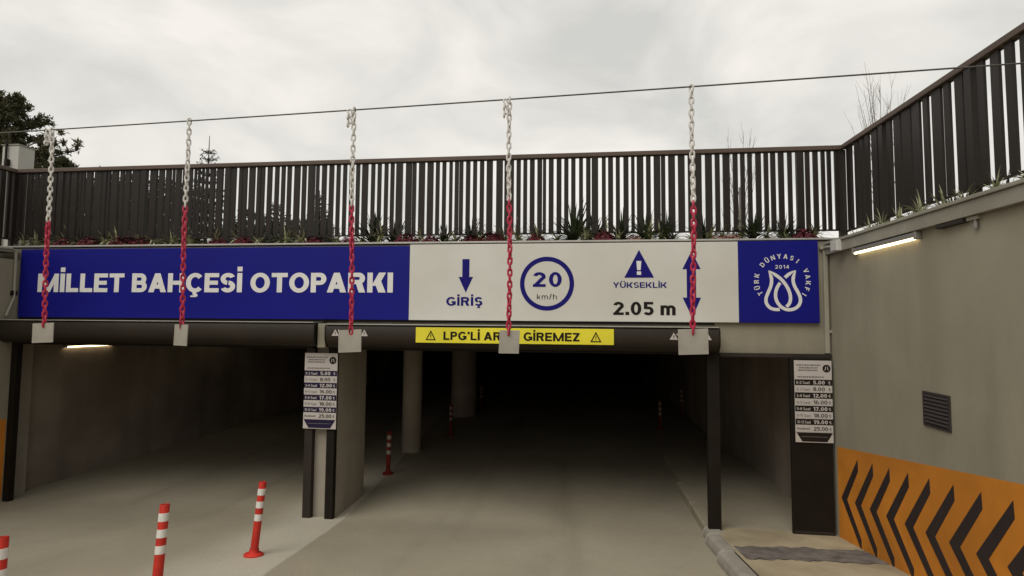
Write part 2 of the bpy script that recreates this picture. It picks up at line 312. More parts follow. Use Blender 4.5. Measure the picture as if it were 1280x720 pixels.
# ------------------------------------------------------------------ lettering: every glyph drawn from bars and arcs
def glyph(ch, w, serif=False):
    """-> (pieces, advance width); pieces are lists of 2-D quads; cap height 1, stem w"""
    h = w * .84; P = []
    def rect(x0, y0, x1, y1): P.append([[(x0, y0), (x1, y0), (x1, y1), (x0, y1)]])
    def sf(x, y):
        if serif: rect(x - .07, y if y < .5 else y - .055, x + w + .07, y + .055 if y < .5 else y)
    def vs(x, y0=0, y1=1):
        rect(x, y0, x + w, y1)
        if y0 == 0: sf(x, 0)
        if y1 == 1: sf(x, 1)
    def hs(y, x0, x1): rect(x0, y, x1, y + h)
    def dg(x0, y0, x1, y1, k=1.12):   # slanted bar, x0/x1 are left edges
        t = w * k; P.append([[(x0, y0), (x0 + t, y0), (x1 + t, y1), (x1, y1)]])
    def arc(cx, cy, rx, ry, a0, a1, n=None):
        n = n or max(6, int(abs(a1 - a0) / 11)); q = []
        for i in range(n):
            a, b = R(a0 + (a1 - a0) * i / n), R(a0 + (a1 - a0) * (i + 1) / n)
            o = lambda t: (cx + rx * math.cos(t), cy + ry * math.sin(t)); ii = lambda t: (cx + (rx - w) * math.cos(t), cy + (ry - h) * math.sin(t))
            q.append([ii(a), o(a), o(b), ii(b)])
        P.append(q)
    t = w * 1.12; base = {'İ': 'I', 'Ü': 'U', 'Ş': 'S', 'Ç': 'C'}.get(ch, ch); W = .7
    if base == 'I': vs(0); W = w
    elif base == 'L': vs(0); hs(0, w, .68); W = .68
    elif base == 'E': vs(0); hs(0, w, .74); hs(1 - h, w, .74); hs(.5 - h / 2, w, .69); W = .74
    elif base == 'F': vs(0); hs(1 - h, w, .68); hs(.48 - h / 2, w, .62); W = .68
    elif base == 'T':
        W = .80; hs(1 - h, 0, W); rect(W / 2 - w / 2, 0, W / 2 + w / 2, 1 - h); sf(W / 2 - w / 2, 0)
        if serif: rect(0, .80, .06, 1); rect(W - .06, .80, W, 1)
    elif base == 'H': W = .86; vs(0); vs(W - w); hs(.5 - h / 2, w, W - w)
    elif base == 'N': W = .88; vs(0); vs(W - w); dg(0, 1, W - t, 0)
    elif base == 'M': W = 1.16; t = w * .92; vs(0); vs(W - w); dg(0, 1, W / 2 - t / 2, 0, .92); dg(W - t, 1, W / 2 - t / 2, 0, .92)
    elif base == 'A':
        W = .94; dg(0, 0, W / 2 - t / 2, 1); dg(W - t, 0, W / 2 - t / 2, 1); hs(.19, .20, W - .20)
        if serif: sf(.02, 0); sf(W - w - .02, 0)
    elif base == 'V':
        W = .92; dg(W / 2 - t / 2, 0, 0, 1); dg(W / 2 - t / 2, 0, W - t, 1)
        if serif: sf(.02, 1); sf(W - w - .02, 1)
    elif base == 'Y':
        W = .90; rect(W / 2 - w / 2, 0, W / 2 + w / 2, .46); dg(W / 2 - t / 2, .40, 0, 1); dg(W / 2 - t / 2, .40, W - t, 1); sf(W / 2 - w / 2, 0)
        if serif: sf(.02, 1); sf(W - w - .02, 1)
    elif base == 'K':
        W = .88; vs(0); dg(w * .8, .34, W - t * 1.15, 1, 1.3); dg(W - t * 1.2, 0, w + .06, .58, 1.35)
        if serif: sf(W - w - .05, 0); sf(W - w - .05, 1)
    elif base == 'Z': W = .72; hs(0, 0, W); hs(1 - h, 0, W); dg(0, h * .6, W - t, 1 - h * .6, 1.2)
    elif base == 'P': W = .76; vs(0); r = .31; arc(W - r, 1 - r, r, r, -90, 90); hs(1 - h, w, W - r); hs(1 - 2 * r, w, W - r)
    elif base == 'R': W = .84; vs(0); r = .29; arc(W - r - .03, 1 - r, r, r, -90, 90); hs(1 - h, w, W - r - .03); hs(1 - 2 * r, w, W - r - .03); dg(W - t * 1.1, 0, .34, 1 - 2 * r + h * .7, 1.2)
    elif base == 'B':
        W = .80; vs(0); r = (1 + h) / 4; arc(W - r - .04, 1 - r, r, r, -90, 90); arc(W - r, r, r, r, -90, 90)
        hs(1 - h, w, W - r - .04); hs(.5 - h / 2, w, W - r); hs(0, w, W - r)
    elif base == 'D': W = .86; vs(0); arc(.40, .5, W - .40, .5, -90, 90, 14); hs(1 - h, w, .40); hs(0, w, .40)
    elif base == 'O': W = .98; arc(W / 2, .5, W / 2, .515, 0, 360, 30)
    elif base == 'C': W = .88; arc(.48, .5, .48, .515, 42, 318, 24)
    elif base == 'G': W = .94; arc(.49, .5, .49, .515, 42, 340, 24); hs(.42 - h / 2, .52, W); rect(W - w, .10, W, .42)
    elif base == 'S':
        W = .76; r = (1 + h) / 4; arc(W / 2, 1 - r, W / 2, r + .008, 25, 262, 16); arc(W / 2, r, W / 2, r + .008, 82, -155, 16)
    elif base == 'U': W = .84; vs(0, .40); vs(W - w, .40); arc(W / 2, .42, W / 2, .435, 180, 360, 16)
    elif base == '0': W = .70; arc(W / 2, .5, W / 2, .51, 0, 360, 24)
    elif base == '1': W = .46; rect(W - w, 0, W, 1); P.append([[(0, .70), (W - w, .86), (W - w, 1), (W - w * .6, 1), (0, .70 + h)][:3] + [(0, .70 + h)]]); 
    elif base == '2': W = .70; r = .31; arc(W / 2, 1 - r, W / 2, r, -25, 165, 14); dg(0, h * .5, W - t - .02, .64, 1.2); hs(0, 0, W)
    elif base == '3': W = .68; r = (1 + h) / 4; arc(W / 2 - .02, 1 - r, W / 2 - .02, r, -90, 150, 14); arc(W / 2, r, W / 2, r, 90, -150, 14)
    elif base == '4': W = .74; rect(W - w - .12, 0, W - .12, 1); hs(.20, 0, W); dg(0, .26, W - w - .16, 1, 1.1)
    elif base == '5': W = .70; hs(1 - h, .08, W - .03); rect(.06, .46, .06 + w, 1); arc(W / 2, .32, W / 2, .33, 120, -150, 16)
    elif base == '6': W = .70; arc(W / 2, .32, W / 2, .33, 0, 360, 22); arc(W / 2, .5, W / 2, .51, 55, 190, 12)
    elif base == '7': W = .66; hs(1 - h, 0, W); dg(.10, 0, W - t, 1 - h * .5, 1.1)
    elif base == '8': W = .70; r = (1 + h) / 4; arc(W / 2, 1 - r, W / 2 - .03, r, 0, 360, 20); arc(W / 2, r, W / 2, r, 0, 360, 20)
    elif base == '9': W = .70; arc(W / 2, .68, W / 2, .33, 0, 360, 22); arc(W / 2, .5, W / 2, .51, 10, -125, 12)
    elif base == 'm': W = .98; vs(0, 0, .74); xm = W / 2 - w / 2; rect(xm, 0, xm + w, .52); rect(W - w, 0, W, .52); r = (xm + w) / 2; arc(r, .48, r, .27, 0, 180, 10); arc(xm + r, .48, r, .27, 0, 180, 10)
    elif base == 'k': W = .56; vs(0); dg(w * .8, .24, W - t, .72, 1.1); dg(W - t, 0, w + .05, .42, 1.15)
    elif base == 'h': W = .60; vs(0); rect(W - w, 0, W, .48); arc(W / 2, .46, W / 2, .27, 0, 180, 10)
    elif base == 'n': W = .60; vs(0, 0, .74); rect(W - w, 0, W, .48); arc(W / 2, .46, W / 2, .27, 0, 180, 10)
    elif base == 'a': W = .58; arc(W / 2 - .02, .30, W / 2 - .02, .31, 0, 360, 16); rect(W - w, 0, W, .70)
    elif base == 't': W = .42; rect(.12, .06, .12 + w, .95); hs(.66 - h / 2, 0, W); hs(0, .12, W)
    elif base == 'c': W = .55; arc(.28, .36, .28, .37, 45, 315, 14)
    elif base == '.': rect(0, 0, w * 1.1, w * 1.05); W = w * 1.1
    elif base == '-': W = .36; rect(0, .40 - h / 2, W, .40 + h / 2)
    elif base == '/': W = .40; dg(0, 0, W - t, 1.05)
    elif base == "'": W = w; rect(0, .70, w, 1.0)
    elif base == '₺': W = .62; rect(.18, 0, .18 + w, 1); dg(0, .38, .46, .60, .1); P.append([[(0, .36), (.50, .62), (.50, .74), (0, .48)]]); P.append([[(0, .56), (.50, .82), (.50, .94), (0, .68)]]); arc(.26, .30, .34, .30, -90, 10, 8)
    elif base == ' ': W = .34
    if ch == 'İ': rect(0, 1.09, w, 1.09 + w * .95)
    if ch == 'Ü': rect(.14, 1.08, .14 + w, 1.08 + w * .9); rect(W - .14 - w, 1.08, W - .14, 1.08 + w * .9)
    if ch in 'ÇŞ': c = W / 2; rect(c - w * .3, -.12, c + w * .5, .02); rect(c - w * .1, -.22, c + w * .75, -.10); rect(c - w * .7, -.25, c + w * .5, -.17)
    return P, W
_lay = [0]
def text_pieces(body, w, gap, serif=False):
    """list of (char, x offset, pieces) and the total width"""
    x = 0; o = []
    for ch in body:
        P, W = glyph(ch, w, serif)
        if ch in 'AVYT' and o and o[-1][0] in 'AVYTKP': x -= .05
        o.append((ch, x, P)); x += W + (gap if ch != ' ' else 0)
    return o, x - gap
def put(mb, pieces, fn, y):
    """each bar and arc lies a hair in front of the one before, so none share a plane"""
    for P in pieces:
        _lay[0] = (_lay[0] + 1) % 6
        yy = y - .00035 * _lay[0]
        for q in P: mb.quad(*[(fn(u, v)[0], yy, fn(u, v)[1]) for u, v in q])
def text_obj(name, body, x0, x1, z0, z1, y, m, parent, weight=.2, gap=.14, single=False):
    o, tot = text_pieces(body, weight, gap); kx = (x1 - x0) / tot; kz = z1 - z0
    mb = MB(); res = None
    for ch, xo, P in o:
        put(mb, P, lambda u, v: (x0 + (xo + u) * kx, z0 + v * kz), y)
        if single and P: res = mb.build('letter', m, parent); mb = MB()
    return res if single else mb.build(name, m, parent)
def front(y0, y1):
    return lambda u, v, d: (u, y0 if d == 0 else y1, v)

# ------------------------------------------------------------------ dimensions
XW = 3.164          # right retaining wall face
XL = -8.43          # left retaining wall face
ZR = -.13           # road level at the garage mouth
SL = .13            # fall of the ramp
ZT = 3.60           # garden level
YB = -29.0          # top of the ramp
def rz(y): return ZR + SL * .16 * math.log1p(math.exp(-y / .16)) if y > -8 else ZR - SL * y

# ------------------------------------------------------------------ ground
mb = MB(); xs = [-8.75 + i * (2.6 + 8.75) / 24 for i in range(25)]; ys = [2, 1.2, .8, .5, .3, .15, 0, -.15, -.3, -.5, -.8, -1.2, -2, -3, -4, -6, -9, -14, -20, YB]
for j in range(len(ys) - 1):
    for i in range(24):
        mb.quad((xs[i], ys[j + 1], rz(ys[j + 1])), (xs[i + 1], ys[j + 1], rz(ys[j + 1])), (xs[i + 1], ys[j], rz(ys[j])), (xs[i], ys[j], rz(ys[j])))
struct('ramp', mb, M['road'], smooth=True)
mb = MB(); mb.quad((-9.2, 2, ZR), (1.75, 2, ZR), (1.75, 46, ZR), (-9.2, 46, ZR)); mb.quad((1.75, 4.0, ZR), (3.3, 4.0, ZR), (3.3, 46, ZR), (1.75, 46, ZR))
struct('garage_floor', mb, M['floorin'])
mb = MB()
ys = [0.06, 0, -.4, -.8, -1.3, -2, -4, -8, -16, YB]
for j in range(len(ys) - 1):
    a, b = ys[j], ys[j + 1]; za = 0.0 - SL * min(a, 0); zb = 0.0 - SL * b
    mb.quad((1.688, b, zb), (XW + .02, b, zb), (XW + .02, a, za), (1.688, a, za))
struct('pavement', mb, M['walk'])
mb = MB(); mb.box(1.70, XW + .02, .06, 4.1, -.4, -.012)
struct('inner_pavement', mb, M['floorin'])
# patch of dark mortar over the drain trench, ragged edges
mb = MB(); n = 34; rr = random.Random(4); ea = []; eb = []
wa = wb = 0
for i in range(n + 1):
    t = i / n; x = 1.73 + t * (XW - .01 - 1.73)
    wa = wa * .7 + rr.uniform(-.03, .03); wb = wb * .7 + rr.uniform(-.035, .035)
    ya = -.80 + .10 * t + wa; yb = -1.27 + .10 * t + wb
    ea.append((x, ya)); eb.append((x, yb))
for i in range(n):
    (x0, a0), (x1, a1), (_, b0), (_, b1) = ea[i], ea[i + 1], eb[i], eb[i + 1]
    for k in range(3):
        f0, f1 = k / 3, (k + 1) / 3
        p = lambda x, a, b, f: (x, a + (b - a) * f, -SL * (a + (b - a) * f) + .005 + .004 * math.sin(x * 23 + f * 9))
        mb.quad(p(x0, a0, b0, f1), p(x1, a1, b1, f1), p(x1, a1, b1, f0), p(x0, a0, b0, f0))
struct('drain_patch', mb, M['trench'])
# kerbs
kr = bpy.data.objects.new('kerb', None); COL.objects.link(kr); tag(kr, kind='structure')
def kerb_stone(y0, y1, x0, x1, up_, road):
    if up_: pr_ = [(x0, -.12), (x0, .108), (x0 + .012, .118), (x1, .119), (x1, -.12)]
    pr = [(x0, -.12), (x0, .05), (x0 + .02, .105), (x0 + .06, .13), (x1 - .02, .135), (x1, .125), (x1, -.12)]
    if up_: pr = pr_
    m_ = MB()
    n_ = len(pr)
    vs = [(x, y0, road(y0) + z) for x, z in pr] + [(x, y1, road(y1) + z) for x, z in pr]
    fs = [tuple(range(n_)), tuple(range(2 * n_ - 1, n_ - 1, -1))] + [(i, (i + 1) % n_, (i + 1) % n_ + n_, i + n_) for i in range(n_)]
    m_.add(vs, fs); return m_
y = -1.02
while y > -14:
    kerb_stone(y, y - .985, 1.50, 1.68, 0, rz).build('kerb_stone', M['kerb'], kr, bevel=.006); y -= 1.0
# crooked short stone by the steel post, then the inner run
m_ = kerb_stone(-.28, -1.0, 1.545, 1.715, 0, rz); k0 = m_.build('kerb_stone', M['kerb'], kr, bevel=.02); k0['label'] = 'short worn kerb stone at the foot of the steel post'
m_ = kerb_stone(0.02, -.27, 1.58, 1.78, 0, rz); m_.build('kerb_stone', M['kerb'], kr, bevel=.02)
y = .04
while y < 1.9:
    kerb_stone(y, y + .995, 1.62, 1.705, 1, lambda q: ZR).build('kerb_stone', M['floorin'], kr, bevel=.006); y += 1.0
# garden level round the ramp
mb = MB()
mb.box(-150, 150, .75, 260, 3.3, 3.62)
struct('garden_ground', mb, M['garden'])
mb = MB(); mb.box(3.95, 150, -60, .75, 3.2, 3.46); mb.box(-150, -9.3, -60, .75, 3.2, 3.46); mb.box(-9.3, 3.95, -60, YB, 3.2, 3.6)
struct('garden_terrace', mb, M['garden'])

# ------------------------------------------------------------------ garage building
gar = wthing('parking_garage', 'underground car park with two wide dark entrances under a concrete beam', 'building', (-2.6, .5, -.13))
MB().box(-8.95, 3.5, 0, .32, 2.215, 3.655).build('facade_beam', M['beam'], gar, bevel=.006)
MB().box(-8.95, 3.5, -.035, .07, 3.668, 3.692).build('coping', M['flashing'], gar, bevel=.004)
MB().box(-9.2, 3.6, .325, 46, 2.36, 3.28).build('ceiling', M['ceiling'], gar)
MB().box(-9.2, -8.655, 0.33, 46, -.5, 2.40).build('inner_wall', M['inner'], gar)
MB().box(XW, 3.6, 0.33, 46, -.5, 2.40).build('inner_wall', M['inner'], gar)
MB().box(-9.2, 3.6, 45.6, 46, -.5, 2.40).build('back_wall', M['inner'], gar)
MB().box(-8.95, -8.52, .0, .33, -.5, 2.213).build('jamb', M['pier'], gar)
MB().box(3.15, 3.5, .02, .34, -.5, 2.213).build('jamb', M['pier'], gar)
MB().box(-3.765, -3.325, 0.0, 1.02, -.3, 2.214).build('pier', M['pier'], gar, bevel=.008)
MB().box(-3.518, -3.402, -.27, -.002, 2.222, 2.55).build('pier_head', M['beam'], gar, bevel=.01)
for (cx, cy, r) in ((-3.47, 3.95, .20), (-3.3, 8.4, .36)):
    MB().lathe([(r, -.14), (r, 2.37)], cx, cy, 28).build('round_column', M['pier' if cy < 5 else 'inner'], gar, smooth=True)
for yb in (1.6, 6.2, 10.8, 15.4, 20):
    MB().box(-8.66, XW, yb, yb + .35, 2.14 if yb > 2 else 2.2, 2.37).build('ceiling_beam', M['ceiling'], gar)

# ------------------------------------------------------------------ retaining walls
rw = wthing('retaining_wall', 'grey rendered retaining wall along the right of the ramp with an orange chevron band', 'wall', (XW, -3, 0))
MB().box(XW, 3.5, YB, -.012, -.6, 3.47).build('wall_face', M['wall'], rw)
MB().box(3.105, 3.5, YB, -.04, 3.472, 3.592).build('fascia', M['coping'], rw, bevel=.004)
MB().box(3.085, 3.40, YB, -.04, 3.595, 3.628).build('cap', M['coping'], rw, bevel=.006)
lw = wthing('retaining_wall', 'shaded retaining wall at the far left edge with an orange band at its foot', 'wall', (XL, -3, 0))
MB().box(-8.95, XL, YB, -.012, -.6, 3.47).build('wall_face', M['wall'], lw)
MB().box(-8.95, XL + .012, YB, -.04, 3.575, 3.628).build('cap', M['coping'], lw, bevel=.006)
def band(side):
    parent, x, sg = (rw, XW, -1) if side > 0 else (lw, XL, 1)
    poly = [(-.10, -.05), (-.10, 1.095), (-16.0, 1.095 + .13 * 15.9), (-16.0, -.05 + .13 * 15.9)]
    hb = MB().prism(poly, lambda u, v, d: (x if d else x + sg * .003, u, v)).build('hazard_band', M['orange'], parent)
    for i in range(38 if side > 0 else 12):
        ay = -.185 - .322 * i; az = .514 + .1165 * .322 * i
        p = [(0, 0), (-.405, .545), (-.412, .415), (-.135, .015), (-.445, -.335), (-.44, -.455)]
        c = MB().prism([(ay + a, az + b) for a, b in p], lambda u, v, d: (x + sg * (.001 if d else .006), u, v)).build('chevron', M['chevblack'], hb)
        c.location = (0, 0, 0)
band(1); band(-1)

# ------------------------------------------------------------------ roller shutters
def shutter(x0, x1, z0, z1, label, guides, smooth=True):
    t = wthing('roller_shutter', label, 'shutter', ((x0 + x1) / 2, -.15, z0), 'roller shutters over the entrances')
    pr = [(-.001, z0 + .06), (-.001, z1), (-.30, z1), (-.325, z1 - .03), (-.33, z0 + .16)]
    for k in range(1, 9):
        a = math.pi / 2 * k / 8; pr.append((-.33 + .15 * (1 - math.cos(a)), z0 + .15 - .15 * math.sin(a)))
    pr.append((-.06, z0))
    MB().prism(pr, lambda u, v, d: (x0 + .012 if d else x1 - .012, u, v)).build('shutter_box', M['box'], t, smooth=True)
    for xa in (x0, x1 - .012):
        MB().prism([(u * 1.02, z0 + (v - z0) * 1.015 - .004) for u, v in pr], lambda u, v, d: (xa + .0125 if d else xa, u, v)).build('end_cap', M['black'], t)
    MB().box(x0 + .02, x1 - .02, -.335, -.002, z1 + .001, z1 + .012).build('top_flashing', M['flashing'], t)
    MB().box(x0 + .1, x1 - .1, -.16, -.08, z0 - .03, z0 - .002).build('bottom_bar', M['black'], t)
    for (a, b, zb, mm) in guides:
        MB().box(a, b, -.09, -.002, zb, z0 + (.05 if False else -.004)).build('guide_rail', M[mm], t, bevel=.004)
    return t
shutter(-8.40, -3.53, 2.235, 2.56, 'long dark shutter box under the blue half of the sign, without a notice', [(-8.425, -8.33, rz(0), 'black'), (-3.755, -3.640, rz(0), 'guide')])
sh = shutter(-3.385, 1.745, 2.225, 2.538, 'dark shutter box carrying the yellow notice over the middle entrance', [(-3.435, -3.320, rz(0), 'black'), (1.635, 1.785, -.02, 'black')])
# little warning stickers on the right-hand box
for (xa, frag, xf) in ((-3.285, 'L', -3.165), (1.135, 'c', 1.245)):
    for dx in (0, .405):
        st = MB().prism([(xa + dx, 2.388), (xa + dx + .1, 2.388), (xa + dx + .05, 2.475)], front(-.3335, -.329)).build('warning_sticker', M['paper'], sh)
        MB().box(xa + dx + .045, xa + dx + .055, -.3345, -.3336, 2.405, 2.445).build('mark', M['inkblack'], st)
    text_obj('lettering', frag, xf - .03, xf + .01, 2.44, 2.475, -.334, M['paper'], sh, .2)
# lintel and black panel at the pedestrian passage
MB().box(1.80, 3.148, -.05, -.002, 2.172, 2.214).build('lintel', M['guide'], gar)
pn = wthing('door_panel', 'tall black steel panel closing the corner beside the orange chevrons', 'panel', (2.9, -.03, 0))
MB().box(2.645, 3.135, -.062, -.012, .005, 2.17).build('sheet', M['black'], pn, bevel=.006)
for zc in (.02,): MB().box(2.66, 3.12, -.068, -.0625, zc, zc + .03).build('kick_strip', M['guide'], pn)

# ------------------------------------------------------------------ main sign
sg = wthing('entrance_sign', 'long blue and white car park sign across the facade with white block lettering', 'sign', (-2.7, -.04, 2.606))
ys0, ys1 = -.055, -.012
bp_ = MB().box(-8.40, -2.314, ys0, ys1, 2.607, 3.633).build('blue_panel', M['blue'], sg, bevel=.004)
wp = MB().box(-2.311, 2.046, ys0, ys1, 2.607, 3.650).build('white_panel', M['white'], sg, bevel=.004)
ep = MB().box(2.049, 3.020, ys0, ys1, 2.607, 3.655).build('emblem_panel', M['blue'], sg, bevel=.004)
MB().box(-8.40, 1.75, -.030, -.004, 2.572, 2.6045).build('gap_shade_strip', M['black'], sg)  # black strip added as the shade in the gap under the sign
YF = ys0 - .0025
text_obj('lettering', 'MİLLET BAHÇESİ OTOPARKI', -8.085, -2.545, 2.985, 3.262, YF, M['letter'], bp_, .255, .085, True)
def flat(name, poly, m, parent, y=YF): return MB().prism(poly, front(y, ys0 + .001)).build(name, m, parent)
flat('arrow', [(-1.568, 3.445), (-1.470, 3.445), (-1.470, 3.20), (-1.418, 3.20), (-1.517, 2.985), (-1.618, 3.20), (-1.568, 3.20)], M['ink'], wp)
text_obj('lettering', 'GİRİŞ', -1.785, -1.285, 2.807, 2.925, YF, M['ink'], wp, .23, .14, True)
# speed ring
mb = MB(); n = 56
for r0, r1 in ((.302, .362),):
    for k in range(n):
        a, b = 2 * math.pi * k / n, 2 * math.pi * (k + 1) / n; cx, cz = -.413, 3.108
        q = lambda r, t: (cx + r * math.cos(t), YF, cz + r * math.sin(t))
        mb.quad(q(r0, a), q(r1, a), q(r1, b), q(r0, b))
mb.build('speed_ring', M['ink'], wp)
text_obj('lettering', '20', -.600, -.215, 3.065, 3.262, YF, M['ink'], wp, .22, .18, True)
text_obj('lettering', 'km/h', -.545, -.280, 2.898, 2.968, YF, M['inkblack'], wp, .12, .22, True)
tri = flat('warning_triangle', [(.605, 3.185), (.988, 3.185), (.797, 3.553)], M['ink'], wp)
MB().prism([(.762, 3.405), (.826, 3.405), (.816, 3.285), (.772, 3.285)], front(YF - .003, YF - .0005)).build('exclamation_mark', M['letter'], tri)
MB().prism([(.768, 3.268), (.822, 3.268), (.822, 3.222), (.768, 3.222)], front(YF - .003, YF - .0005)).build('exclamation_mark', M['letter'], tri)
text_obj('lettering', 'YÜKSEKLİK', .458, 1.150, 3.052, 3.125, YF, M['ink'], wp, .20, .12, True)
text_obj('lettering', '2.05 m', .460, 1.258, 2.695, 2.868, YF, M['inkblack'], wp, .23, .10, True)
flat('double_arrow', [(1.466, 3.532), (1.578, 3.295), (1.518, 3.295), (1.518, 2.925), (1.578, 2.925), (1.466, 2.665), (1.348, 2.925), (1.402, 2.925), (1.402, 3.295), (1.348, 3.295)], M['ink'], wp)
# emblem: interlaced tulip of two strokes, ring of letters
def catmull(p, k=7):
    o = []
    for i in range(len(p) - 1):
        a, b, c, d = p[max(i - 1, 0)], p[i], p[i + 1], p[min(i + 2, len(p) - 1)]
        for j in range(k):
            t = j / k
            o.append(tuple(.5 * (2 * b[m] + (c[m] - a[m]) * t + (2 * a[m] - 5 * b[m] + 4 * c[m] - d[m]) * t * t + (3 * b[m] - a[m] - 3 * c[m] + d[m]) * t ** 3) for m in (0, 1)))
    o.append(p[-1]); return o
EMS = .001375; EX, EZ = 2.583, 3.125
def emap(u, v): return (EX + (u - 308) * EMS, EZ - (v - 345) * EMS)
mb = MB()
def stroke(pts, w0, w1=None, taper_start=False):
    c = catmull([emap(*p) for p in pts]); L = []; Rr = []
    for i, p in enumerate(c):
        a = Vector(c[max(i - 1, 0)]); b = Vector(c[min(i + 1, len(c) - 1)]); d = (b - a).normalized(); nn = Vector((-d.y, d.x))
        w = w0
        if taper_start: w = w0 * min(1.0, .12 + i / 9)
        L.append(Vector(p) + nn * w); Rr.append(Vector(p) - nn * w)
    for i in range(len(c) - 1):
        mb.quad((L[i].x, YF, L[i].y), (Rr[i].x, YF, Rr[i].y), (Rr[i + 1].x, YF, Rr[i + 1].y), (L[i + 1].x, YF, L[i + 1].y))
hw = .0205
stroke([(186, 236), (205, 285), (212, 330), (203, 385), (178, 445), (160, 495), (164, 545), (196, 584), (240, 598), (278, 597)], hw, taper_start=True)
stroke([(186, 236), (240, 272), (300, 322), (345, 385), (370, 450), (374, 505), (362, 545), (338, 572)], hw, taper_start=True)
stroke([(427, 236), (408, 285), (401, 330), (414, 385), (444, 445), (461, 500), (452, 548), (418, 585), (365, 600), (320, 592), (280, 562), (252, 515), (244, 465), (252, 415), (272, 372), (288, 352)], hw, taper_start=True)
stroke([(427, 236), (376, 264), (330, 302)], hw, taper_start=True)
mb.build('tulip_mark', M['letter'], ep)
mb = MB(); word = 'TÜRK DÜNYASI VAKFI'
hc = .058
a0, a1 = R(211), R(-34)
for i, ch in enumerate(word):
    if ch == ' ': continue
    ang = a0 + (a1 - a0) * i / (len(word) - 1)
    P, Wc = glyph(ch, .21, True); k = hc
    cx, cz = EX - .004, EZ + .018; rad = .285; th = ang - math.pi / 2
    def fn(u, v):
        u = (u - Wc / 2) * k * .92; w = v * k + rad
        return (cx + u * math.cos(th) - w * math.sin(th), cz + u * math.sin(th) + w * math.cos(th))
    put(mb, P, fn, YF)
mb.build('lettering', M['letter'], ep)
text_obj('lettering', '2014', EX - .085, EX + .083, EZ + .172, EZ + .218, YF, M['letter'], ep, .16, .25)

# ------------------------------------------------------------------ yellow notice
yn = wthing('gas_notice', 'yellow strip notice about LPG cars on the right-hand shutter box', 'sign', (-.83, -.34, 2.31))
MB().box(-2.118, .449, -.346, -.3325, 2.312, 2.512).build('sheet', M['yellow'], yn, bevel=.002)
text_obj('lettering', "LPG'Lİ ARAÇ GİREMEZ", -1.745, .02, 2.352, 2.460, -.348, M['inkblack'], yn, .235, .11, True)
for cx in (-1.915, .225):
    mb = MB()
    o_ = [(cx - .070, 2.345), (cx + .070, 2.345), (cx, 2.478)]; i_ = [(cx - .047, 2.359), (cx + .047, 2.359), (cx, 2.447)]
    for k in range(3):
        a, b, c, d = o_[k], o_[(k + 1) % 3], i_[(k + 1) % 3], i_[k]
        mb.quad((a[0], -.348, a[1]), (b[0], -.348, b[1]), (c[0], -.348, c[1]), (d[0], -.348, d[1]))
    mb.box(cx - .005, cx + .005, -.349, -.3475, 2.385, 2.425); mb.box(cx - .005, cx + .005, -.349, -.3475, 2.368, 2.377)
    mb.build('warning_triangle', M['inkblack'], yn)

